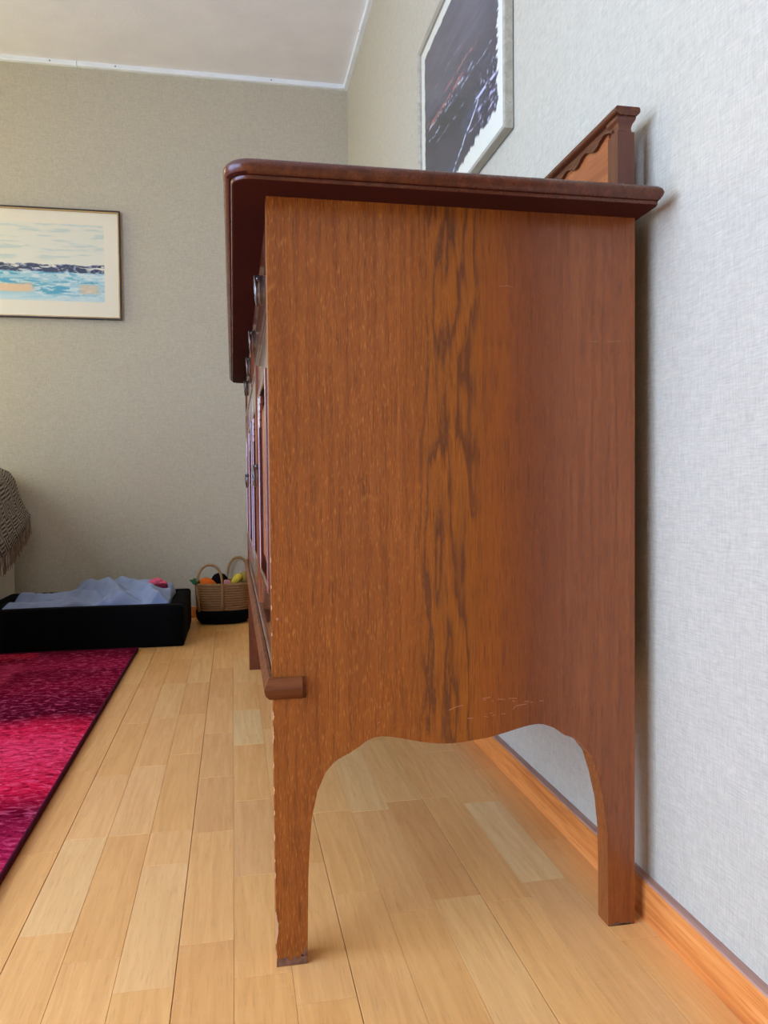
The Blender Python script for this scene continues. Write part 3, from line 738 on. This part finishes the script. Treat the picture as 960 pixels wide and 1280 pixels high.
# ------------------------------------------------------------------ rug
def rug_mat():
    t = NT('overdyed_rug', 0.95, 0.02)
    g = t.n('ShaderNodeNewGeometry').outputs['Position']
    x, y, z = t.sep(g)
    wob = t.noise(t.map(g, (4, 3, 1)), 1.0, 3)
    yy = t.math('ADD', y, t.math('MULTIPLY', t.math('SUBTRACT', wob, 0.5), 0.16))
    pink = lin((246, 58, 92)); crim = lin((228, 30, 64)); maro = lin((118, 10, 38)); dark = lin((84, 4, 26)); red = lin((190, 34, 56))
    f = t.fr(yy, 0.2, 2.84)
    P = lambda y_: (y_ - 0.2) / 2.64
    bandR = t.ramp(f, [(0, crim), (P(0.95), pink), (P(1.30), lin((186, 34, 74))), (P(1.42), maro), (P(1.52), crim), (P(1.75), pink), (P(1.92), crim), (P(2.03), dark), (P(2.26), maro), (P(2.32), lin((138, 14, 44))), (P(2.52), lin((124, 14, 46))), (P(2.56), lin((164, 30, 66))), (P(2.68), lin((150, 22, 58))), (P(2.73), maro), (P(2.84), lin((104, 10, 40)))])
    bandL = t.ramp(f, [(0, maro), (P(1.2), crim), (P(1.5), maro), (P(1.85), crim), (P(2.05), dark), (P(2.28), dark), (P(2.34), lin((190, 50, 84))), (P(2.62), lin((184, 44, 78))), (P(2.68), maro), (P(2.75), red), (P(2.84), red)])
    side = t.fr(t.math('ADD', x, t.math('MULTIPLY', t.math('SUBTRACT', wob, 0.5), 0.03)), -0.665, -0.645)
    c = t.mix(side, bandL, bandR)
    st = t.noise(t.map(g, (26, 150, 1)), 1.0, 4, 0.65, 0.6)
    st2 = t.noise(t.map(g, (44, 84, 1), (0, 0, 0), (0, 0, 0.5)), 1.0, 4, 0.65, 0.8)
    c = t.mix(t.fr(st, 0.50, 0.68, 0, 0.75), c, t.mix(0.65, c, dark))
    c = t.mix(t.fr(st2, 0.52, 0.66, 0, 0.9), c, t.mix(0.55, c, lin((255, 110, 144))))
    c = t.mix(t.fr(st2, 0.48, 0.36, 0, 0.9), c, t.mix(0.75, c, lin((90, 0, 24))))
    t.base(c); t.bump(t.math('ADD', st, t.math('MULTIPLY', st2, 1.4)), 0.9, 0.004)
    return t.m
M['rug'] = rug_mat(); M['rugedge'] = plain('rug_binding', (74, 8, 28), 0.9, 0.15, var=0.25, nscale=120, bump=0.4, bscale=400)
RGX0, RGX1, RGY0, RGY1 = -1.75, -0.332, 0.25, 2.842
rug = thing('rug', 'patchwork overdyed crimson and maroon rug on the parquet', 'rug', ((RGX0 + RGX1) / 2, (RGY0 + RGY1) / 2, 0))
mb = MB(); nx, ny = 60, 100; vs = []
for j in range(ny + 1):
    for i in range(nx + 1):
        x = RGX0 + 0.005 + (RGX1 - RGX0 - 0.010) * i / nx; y = RGY0 + 0.005 + (RGY1 - RGY0 - 0.010) * j / ny
        e = min(i, nx - i, j, ny - j)
        vs.append((x, y, (0.0120 if e else 0.0090) + 0.0012 * mnoise.noise((x * 40, y * 40, 2))))
mb.add(vs, [(j * (nx + 1) + i, j * (nx + 1) + i + 1, (j + 1) * (nx + 1) + i + 1, (j + 1) * (nx + 1) + i) for j in range(ny) for i in range(nx)])
make('pile', mb, M['rug'], rug, smooth=True)
make('backing', MB().box(RGX0 + 0.004, RGX1 - 0.004, RGY0 + 0.004, RGY1 - 0.004, 0.0005, 0.0085), M['rugedge'], rug)
eb = MB()
for (a_, b_, c_, d_) in ((RGX0, RGX1, RGY0, RGY0 + 0.006), (RGX0, RGX1, RGY1 - 0.006, RGY1), (RGX0, RGX0 + 0.006, RGY0 + 0.006, RGY1 - 0.006), (RGX1 - 0.006, RGX1, RGY0 + 0.006, RGY1 - 0.006)):
    eb.box(a_, b_, c_, d_, 0.0005, 0.0128)
make('binding', eb, M['rugedge'], rug, bevel=0.0025)

# ------------------------------------------------------------------ dog bed with blanket
BX0, BX1, BYA, BYB, BZ = -0.885, -0.180, 2.882, 3.372, 0.150
bed = thing('dog_bed', 'low black fabric box-shaped dog bed on the floor by the back wall', 'dog bed', ((BX0 + BX1) / 2, (BYA + BYB) / 2, 0))
def soft_box(x0, x1, y0, y1, z0, z1, r=0.012, sub=10, sag=0.004, seed=0):
    rs = []
    hs = [(z0, 0.006), (z0 + 0.006, 0.0), ] + [(z0 + (z1 - z0 - r) * q, 0.0) for q in (0.25, 0.5, 0.75)] + [(z1 - r, 0.0), (z1 - r * 0.3, r * 0.3), (z1, r)]
    for (h, e) in hs:
        ring = []
        c = [(x0 + e, y0 + e), (x1 - e, y0 + e), (x1 - e, y1 - e), (x0 + e, y1 - e)]
        for k in range(4):
            a, b = c[k], c[(k + 1) % 4]
            for i in range(sub):
                q = i / sub; px, py = a[0] + (b[0] - a[0]) * q, a[1] + (b[1] - a[1]) * q
                nz = mnoise.noise((px * 7 + seed, py * 7, h * 9)) * sag * (1 if 0 < i else 0)
                ring.append((px + (nz if k in (1, 3) else 0), py + (nz if k in (0, 2) else 0), h + (mnoise.noise((px * 5, py * 5, seed)) * sag if h > z0 + 0.05 else 0)))
        rs.append(ring)
    return MB().rings(rs)
wt = 0.055
make('side_wall', soft_box(BX0, BX1, BYA, BYA + wt, 0.001, BZ), M['black'], bed, smooth=True)
make('side_wall', soft_box(BX0, BX1, BYB - wt, BYB, 0.001, BZ, seed=4), M['black'], bed, smooth=True)
make('side_wall', soft_box(BX0, BX0 + wt, BYA + wt, BYB - wt, 0.001, BZ, seed=7), M['black'], bed, smooth=True)
make('side_wall', soft_box(BX1 - wt, BX1, BYA + wt, BYB - wt, 0.001, BZ, seed=9), M['black'], bed, smooth=True)
make('cushion', soft_box(BX0 + wt, BX1 - wt, BYA + wt, BYB - wt, 0.004, 0.095, r=0.02, seed=12), M['black'], bed, smooth=True)
M['blue'] = plain('grey_blue_fleece', (148, 160, 182), 0.9, 0.2, var=0.10, nscale=14, bump=0.4, bscale=260)
mb = MB(); nx, ny = 170, 110; vs = []
folds = [([(.36, .95), (.44, .62), (.60, .38), (.66, .10)], .060, .042), ([(.50, .95), (.66, .60), (.80, .35), (.86, .05)], .045, .034), ([(.05, .55), (.20, .42), (.38, .40), (.50, .22)], .050, .030),
         ([(.62, .72), (.80, .62), (.98, .60)], .050, .030), ([(.06, .18), (.22, .12), (.40, .10)], .045, .020), ([(.70, .18), (.84, .22), (.97, .36)], .040, .026), ([(.10, .78), (.26, .66), (.40, .72)], .040, .020),
         ([(.26, .30), (.34, .16), (.44, .05)], .032, .020), ([(.54, .55), (.60, .20), (.56, .02)], .030, .022), ([(.74, .85), (.90, .80)], .045, .022)]
def seg_d(px, py, a, b):
    ax, ay = a; bx, by = b; dx, dy = bx - ax, (by - ay) * 0.62
    qx, qy = px - ax, (py - ay) * 0.62
    t_ = max(0, min(1, (qx * dx + qy * dy) / (dx * dx + dy * dy)))
    return math.hypot(qx - t_ * dx, qy - t_ * dy)
for j in range(ny + 1):
    for i in range(nx + 1):
        u = i / nx; v = j / ny
        x = -0.815 + 0.625 * u; y = 2.926 + 0.385 * v
        x += 0.030 * mnoise.noise((v * 4, 0.3, 1)) * (1 - 2 * u if u < 0.5 else 0); y += 0.020 * mnoise.noise((u * 6, v * 3, 5))
        h = 0.134 + 0.034 * math.exp(-((u - 0.58) / 0.24) ** 2 - ((v - 0.60) / 0.45) ** 2) + 0.020 * math.exp(-((u - 0.85) / 0.16) ** 2 - ((v - 0.5) / 0.5) ** 2)
        wu = u + 0.02 * mnoise.noise((u * 7, v * 7, 4)); wv = v + 0.05 * mnoise.noise((u * 6, v * 6, 14))
        acc = 0.0
        for pts, wd, hh in folds:
            dd = min(seg_d(wu, wv, pts[k_], pts[k_ + 1]) for k_ in range(len(pts) - 1))
            acc += (1.35 * hh * math.exp(-(dd / wd) ** 1.6)) ** 2.5
        h += acc ** 0.4
        h += 0.006 * mnoise.noise((u * 10, v * 8, 3)) + 0.003 * mnoise.noise((u * 24, v * 18, 9))
        e = min(u / 0.05, (1 - u) / 0.04, v / 0.06, (1 - v) / 0.10, 1.0)
        x = min(max(x, BX0 + wt + 0.004), BX1 - wt - 0.004); y = min(max(y, BYA + wt + 0.004), BYB - wt - 0.004)
        h = 0.126 + (h - 0.126) * (max(0, e) ** 0.6)
        vs.append((x, y, max(h, 0.100)))
mb.add(vs, [(j * (nx + 1) + i, j * (nx + 1) + i + 1, (j + 1) * (nx + 1) + i + 1, (j + 1) * (nx + 1) + i) for j in range(ny) for i in range(nx)])
bl = tag(make('blanket', mb, M['blue'], None, smooth=True, loc=(-0.5, 3.13, 0.1)), 'crumpled grey-blue fleece blanket lying in the black dog bed', 'blanket')
so = bl.modifiers.new('thick', 'SOLIDIFY'); so.thickness = 0.004; so.offset = 1
# pink toy on the blanket
M['pink'] = plain('pink_plush', (214, 92, 112), 0.9, 0.2, var=0.15, nscale=60, bump=0.5, bscale=300)
M['maroon'] = plain('maroon_plush', (110, 30, 44), 0.9, 0.2, var=0.2, nscale=60, bump=0.5, bscale=300)
ptoy = thing('plush_toy', 'small crumpled pink and maroon plush toy on the blue blanket', 'toy', (-0.285, 3.075, 0.165))
lump = lambda k_: (lambda d: 1 + 0.22 * mnoise.noise(d * 2.3 + Vector((k_, 0, 0))) + 0.08 * mnoise.noise(d * 6))
body_ = MB().ball((-0.292, 3.085, 0.210), (0.026, 0.020, 0.016), 20, 14, lump(1)).ball((-0.312, 3.075, 0.200), (0.016, 0.015, 0.014), 16, 12, lump(4)).ball((-0.270, 3.080, 0.205), (0.020, 0.015, 0.011), 16, 12, lump(7))
make('body', body_, M['pink'], ptoy, smooth=True)
make('ear', MB().ball((-0.268, 3.062, 0.196), (0.022, 0.014, 0.012), 16, 12, lump(11)), M['maroon'], ptoy, smooth=True)

# ------------------------------------------------------------------ toy basket
def weave(name, rgb):
    t = NT(name, 0.85, 0.2)
    x, y, z = t.sep(t.obj)
    n = t.noise(t.map(t.obj, (60, 60, 220)), 1.0, 3, 0.6, 0.5)
    rows = t.math('SINE', t.math('MULTIPLY', t.math('ADD', z, t.math('MULTIPLY', n, 0.004)), 620.0))
    c = lin(rgb); d = tuple(q * 0.5 for q in c[:3]) + (1,); l_ = tuple(min(1, q * 1.3) for q in c[:3]) + (1,)
    t.base(t.mix(t.fr(n, 0.3, 0.7), t.mix(t.fr(rows, -1, 1), d, c), l_ if False else c))
    t.bump(t.math('ADD', rows, n), 0.6, 0.003); return t.m
M['jute'] = weave('woven_jute', (150, 110, 68)); M['rope'] = plain('jute_rope', (156, 118, 74), 0.85, 0.2, var=0.25, nscale=150, bump=0.6, bscale=220)
bcx, bcy = -0.048, 3.392
bk = thing('basket', 'oval woven jute toy basket with rope handles and black base beside the dog bed', 'basket', (bcx, bcy, 0))
def oval(z, rx, ry, n=40, p=2.8):
    out = []
    for i in range(n):
        a = 2 * math.pi * i / n; c, s_ = math.cos(a), math.sin(a)
        out.append((bcx + math.copysign(abs(c) ** (2 / p), c) * rx, bcy + math.copysign(abs(s_) ** (2 / p), s_) * ry, z))
    return out
rx, ry = 0.114, 0.098
make('black_base', MB().rings([oval(0.001, 0.085, 0.075), oval(0.004, 0.098, 0.086), oval(0.02, 0.110, 0.095), oval(0.045, 0.1145, 0.0985), oval(0.058, 0.1125, 0.097)]), M['black'], bk, smooth=True)
body = MB()
rws = []
nr = 14
for i in range(nr * 2 + 1):          # coiled rows
    z = 0.058 + (0.164 - 0.058) * i / (nr * 2); b_ = 0.0016 if i % 2 else 0.0
    q = i / (nr * 2); rws.append(oval(z, rx - 0.004 + 0.006 * q + b_, ry - 0.004 + 0.005 * q + b_))
rws += [oval(0.167, rx + 0.001, ry), oval(0.167, rx - 0.006, ry - 0.007), oval(0.150, rx - 0.008, ry - 0.009), oval(0.075, rx - 0.011, ry - 0.012)]
body.rings(rws, cap=False)
make('body', body, M['jute'], bk, smooth=True)
make('floor_of_basket', MB().rings([oval(0.070, rx - 0.011, ry - 0.012), oval(0.076, rx - 0.011, ry - 0.012)]), M['jute'], bk)
make('rim', MB().tube([*oval(0.167, rx + 0.0005, ry - 0.001), oval(0.167, rx + 0.0005, ry - 0.001)[0]], 0.0045, 8), M['rope'], bk, smooth=True)
def hoop(x0, x1, yb, zt, name='handle', r=0.0052, dy=0.0):
    pts = [(x0 + 0.006, yb + dy, 0.060), (x0 + 0.003, yb + dy, 0.11)]
    for i in range(17):
        a = math.pi * i / 16
        pts.append(((x0 + x1) / 2 - math.cos(a) * (x1 - x0) / 2, yb + 0.012 * math.sin(a), 0.165 + (zt - 0.165) * math.sin(a) ** 0.75))
    pts += [(x1, yb + dy, 0.11), (x1, yb + dy, 0.060)]
    make(name, MB().tube(pts, r, 8), M['rope'], bk, smooth=True)
hoop(-0.150, -0.050, bcy - ry - 0.005, 0.250)
hoop(-0.030, 0.062, bcy + ry + 0.005, 0.262)
# toys in the basket
M['orange'] = plain('orange_plush', (226, 108, 30), 0.85, 0.2, var=0.12, nscale=60, bump=0.3, bscale=300)
M['leaf'] = plain('green_felt', (52, 100, 56), 0.85, 0.2)
M['yellow'] = plain('yellow_plush', (212, 184, 58), 0.8, 0.2, var=0.1, nscale=60, bump=0.3, bscale=300)
M['mustard'] = plain('mustard_plush', (158, 130, 60), 0.85, 0.2, var=0.1, nscale=60)
M['palepink'] = plain('pale_pink_felt', (212, 144, 140), 0.85, 0.2)
M['pom'] = plain('black_wool', (14, 14, 15), 0.95, 0.1)
car = thing('plush_carrot', 'orange plush carrot with green leaf sticking out of the basket', 'toy', (-0.1, 3.335, 0.15))
pth = [(-0.140 + 0.075 * i / 12, 3.335 + 0.01 * i / 12, 0.176 - 0.030 * (i / 12) ** 1.6) for i in range(13)]
make('root', MB().tube(pth, [0.011, 0.018, 0.022, 0.024, 0.0245, 0.024, 0.023, 0.021, 0.019, 0.016, 0.013, 0.009, 0.004], 14), M['orange'], car, smooth=True)
for k, (dx, dz) in enumerate(((-0.040, 0.012), (-0.030, 0.000), (-0.024, 0.020))):
    p0 = Vector((-0.143, 3.335, 0.174)); p1 = p0 + Vector((dx, -0.004 * k, dz))
    make('leaf', MB().tube([p0, p0.lerp(p1, 0.3), p0.lerp(p1, 0.7), p1], [0.003, 0.008, 0.007, 0.0015], 8), M['leaf'], car, smooth=True)
pom = tag(make('pompom', MB().ball((-0.062, 3.392, 0.176), (0.033, 0.030, 0.030), 40, 26, lambda d: 1 + 0.10 * mnoise.noise(d * 9) + 0.06 * mnoise.noise(d * 23)), M['pom'], None, loc=(-0.062, 3.392, 0.15)), 'fluffy black pompom ball in the basket behind the carrot', 'toy')
pk = tag(make('felt_toy', MB().rings([[(-0.042, 3.33, 0.12), (-0.008, 3.33, 0.12), (-0.008, 3.345, 0.12), (-0.042, 3.345, 0.12)], [(-0.044, 3.33, 0.180), (-0.016, 3.33, 0.176), (-0.016, 3.345, 0.176), (-0.044, 3.345, 0.180)], [(-0.038, 3.334, 0.184), (-0.022, 3.334, 0.181), (-0.022, 3.342, 0.181), (-0.038, 3.342, 0.184)]]), M['palepink'], None, bevel=0.003, loc=(-0.025, 3.338, 0.12)), 'pale pink felt toy in the basket between the black ball and the yellow toy', 'toy')
yl = tag(make('plush_banana', MB().tube([(-0.012, 3.35, 0.150), (-0.006, 3.35, 0.162), (0.004, 3.35, 0.176), (0.014, 3.35, 0.189), (0.021, 3.35, 0.198), (0.025, 3.35, 0.203)], [0.006, 0.0125, 0.0155, 0.0165, 0.0135, 0.006], 14), M['yellow'], None, smooth=True, loc=(0.0, 3.35, 0.15)), 'bright yellow plush toy poking up from the right side of the basket', 'toy')
mu = tag(make('plush_ball', MB().ball((0.040, 3.375, 0.186), (0.018, 0.020, 0.026), 18, 12), M['mustard'], None, smooth=True, loc=(0.046, 3.375, 0.15)), 'mustard plush toy in the basket half hidden behind the sideboard', 'toy')

# ------------------------------------------------------------------ sofa and throw at the left edge
M['cream'] = plain('cream_upholstery', (206, 198, 180), 0.85, 0.2, var=0.05, nscale=20, bump=0.3, bscale=300)
SF = thing('sofa', 'cream upholstered sofa at the left edge beside the dog bed', 'sofa', (-1.34, 2.7, 0))
make('backrest', soft_box(-1.06, -0.905, 1.95, 3.515, 0.05, 0.625, r=0.02, sag=0.002), M['cream'], SF)
make('arm', soft_box(-1.76, -1.061, 1.95, 2.09, 0.05, 0.52, r=0.02, sag=0.002), M['cream'], SF)
make('arm', soft_box(-1.76, -1.061, 3.375, 3.515, 0.05, 0.52, r=0.02, sag=0.002), M['cream'], SF)
for a_, b_ in ((2.091, 2.731), (2.734, 3.374)): make('seat_cushion', soft_box(-1.77, -1.061, a_, b_, 0.24, 0.42, r=0.03, sag=0.003), M['cream'], SF)
make('seat_base', MB().box(-1.74, -1.061, 2.091, 3.374, 0.05, 0.239), M['cream'], SF, bevel=0.005)
for x in (-0.945, -1.72):
    for y, zb in ((1.99, 0.0133), (3.47, 0.0)): make('leg', MB().rings([[(x - s_, y - s_, z), (x + s_, y - s_, z), (x + s_, y + s_, z), (x - s_, y + s_, z)] for z, s_ in ((zb, 0.015), (0.055, 0.02))]), M['wood'], SF)
def throw_mat():
    t = NT('herringbone_weave', 0.95, 0.1)
    uv = t.n('ShaderNodeUVMap').outputs[0]
    x, y, z = t.sep(uv)
    cx = t.math('FLOOR', t.math('MULTIPLY', x, 11.0)); cy = t.math('FLOOR', t.math('MULTIPLY', y, 9.0))
    par = t.math('MODULO', t.math('ADD', cx, cy), 2.0)
    a = t.math('SINE', t.math('MULTIPLY', t.math('ADD', y, t.math('MULTIPLY', x, 0.25)), 230.0)); b = t.math('SINE', t.math('MULTIPLY', t.math('SUBTRACT', x, t.math('MULTIPLY', y, 0.25)), 280.0))
    f = t.n('ShaderNodeMix', data_type='FLOAT'); t.l(par, f.inputs[0]); t.l(a, f.inputs[2]); t.l(b, f.inputs[3])
    t.base(t.ramp(t.fr(f.outputs[0], -1, 1), [(0.35, lin((74, 62, 54))), (0.6, lin((168, 156, 140)))]))
    t.bump(f.outputs[0], 0.4, 0.002); return t.m
M['throw'] = throw_mat()
# throw draped over the sofa back: path over it in x/z, running along y
prof_t = [(-1.10, 0.43), (-1.085, 0.56), (-1.066, 0.618), (-1.03, 0.640), (-0.98, 0.650), (-0.935, 0.648), (-0.902, 0.632), (-0.886, 0.600), (-0.880, 0.55), (-0.874, 0.50), (-0.868, 0.455), (-0.862, 0.42), (-0.858, 0.39)]
ny = 40; vs = []; uvs = []
for j in range(ny + 1):
    v = j / ny; y = 2.90 + 0.55 * v
    for i, (x, z) in enumerate(prof_t):
        q = i / (len(prof_t) - 1); hang = max(0, (q - 0.5) * 2)
        wv = math.sin(v * 26 + 1) * 0.012 * hang + 0.008 * mnoise.noise((v * 7, q * 4, 1))
        drop = -(0.10 * hang ** 2) * (1 - v) ** 0.7 + 0.07 * hang ** 2 * v ** 3
        vs.append((x + abs(wv) + 0.024 * hang * v, y + 0.010 * hang * math.sin(v * 17), z + drop + (0.006 * math.sin(v * 15) if 0.2 < q < 0.6 else 0)))
        uvs.append((v * 1.3, q * 1.1))
nx = len(prof_t)
fs = [(j * nx + i, j * nx + i + 1, (j + 1) * nx + i + 1, (j + 1) * nx + i) for j in range(ny) for i in range(nx - 1)]
THR = thing('throw_blanket', 'brown and cream herringbone throw with fringe draped over the sofa back', 'throw', (-0.95, 3.1, 0.5))
th = make('cloth', MB().add(vs, fs), M['throw'], THR, smooth=True)
uvl = th.data.uv_layers.new(name='UVMap')
for lp in th.data.loops: uvl.data[lp.index].uv = uvs[lp.vertex_index]
so = th.modifiers.new('thick', 'SOLIDIFY'); so.thickness = 0.006; so.offset = 1
M['fringe'] = plain('fringe_yarn', (138, 112, 92), 0.95, 0.1)
fg = MB(); rr = random.Random(11)
for j in range(0, 120):
    v = j / 119; idx = min(ny, int(v * ny)) * nx + nx - 1
    p = vs[idx]; q = vs[min(len(vs) - 1, idx + nx)] if idx + nx < len(vs) else p; fq = v * ny - int(v * ny)
    a = Vector(p).lerp(Vector(q), fq); L = rr.uniform(0.05, 0.075)
    fg.tube([a + Vector((0.002, 0, 0.004)), a + Vector((rr.uniform(-.001, .006), rr.uniform(-.004, .004), -L * 0.5)), a + Vector((rr.uniform(-.002, .006), rr.uniform(-.008, .008), -L))], 0.0014, 5)
make('fringe', fg, M['fringe'], THR, kind='stuff')
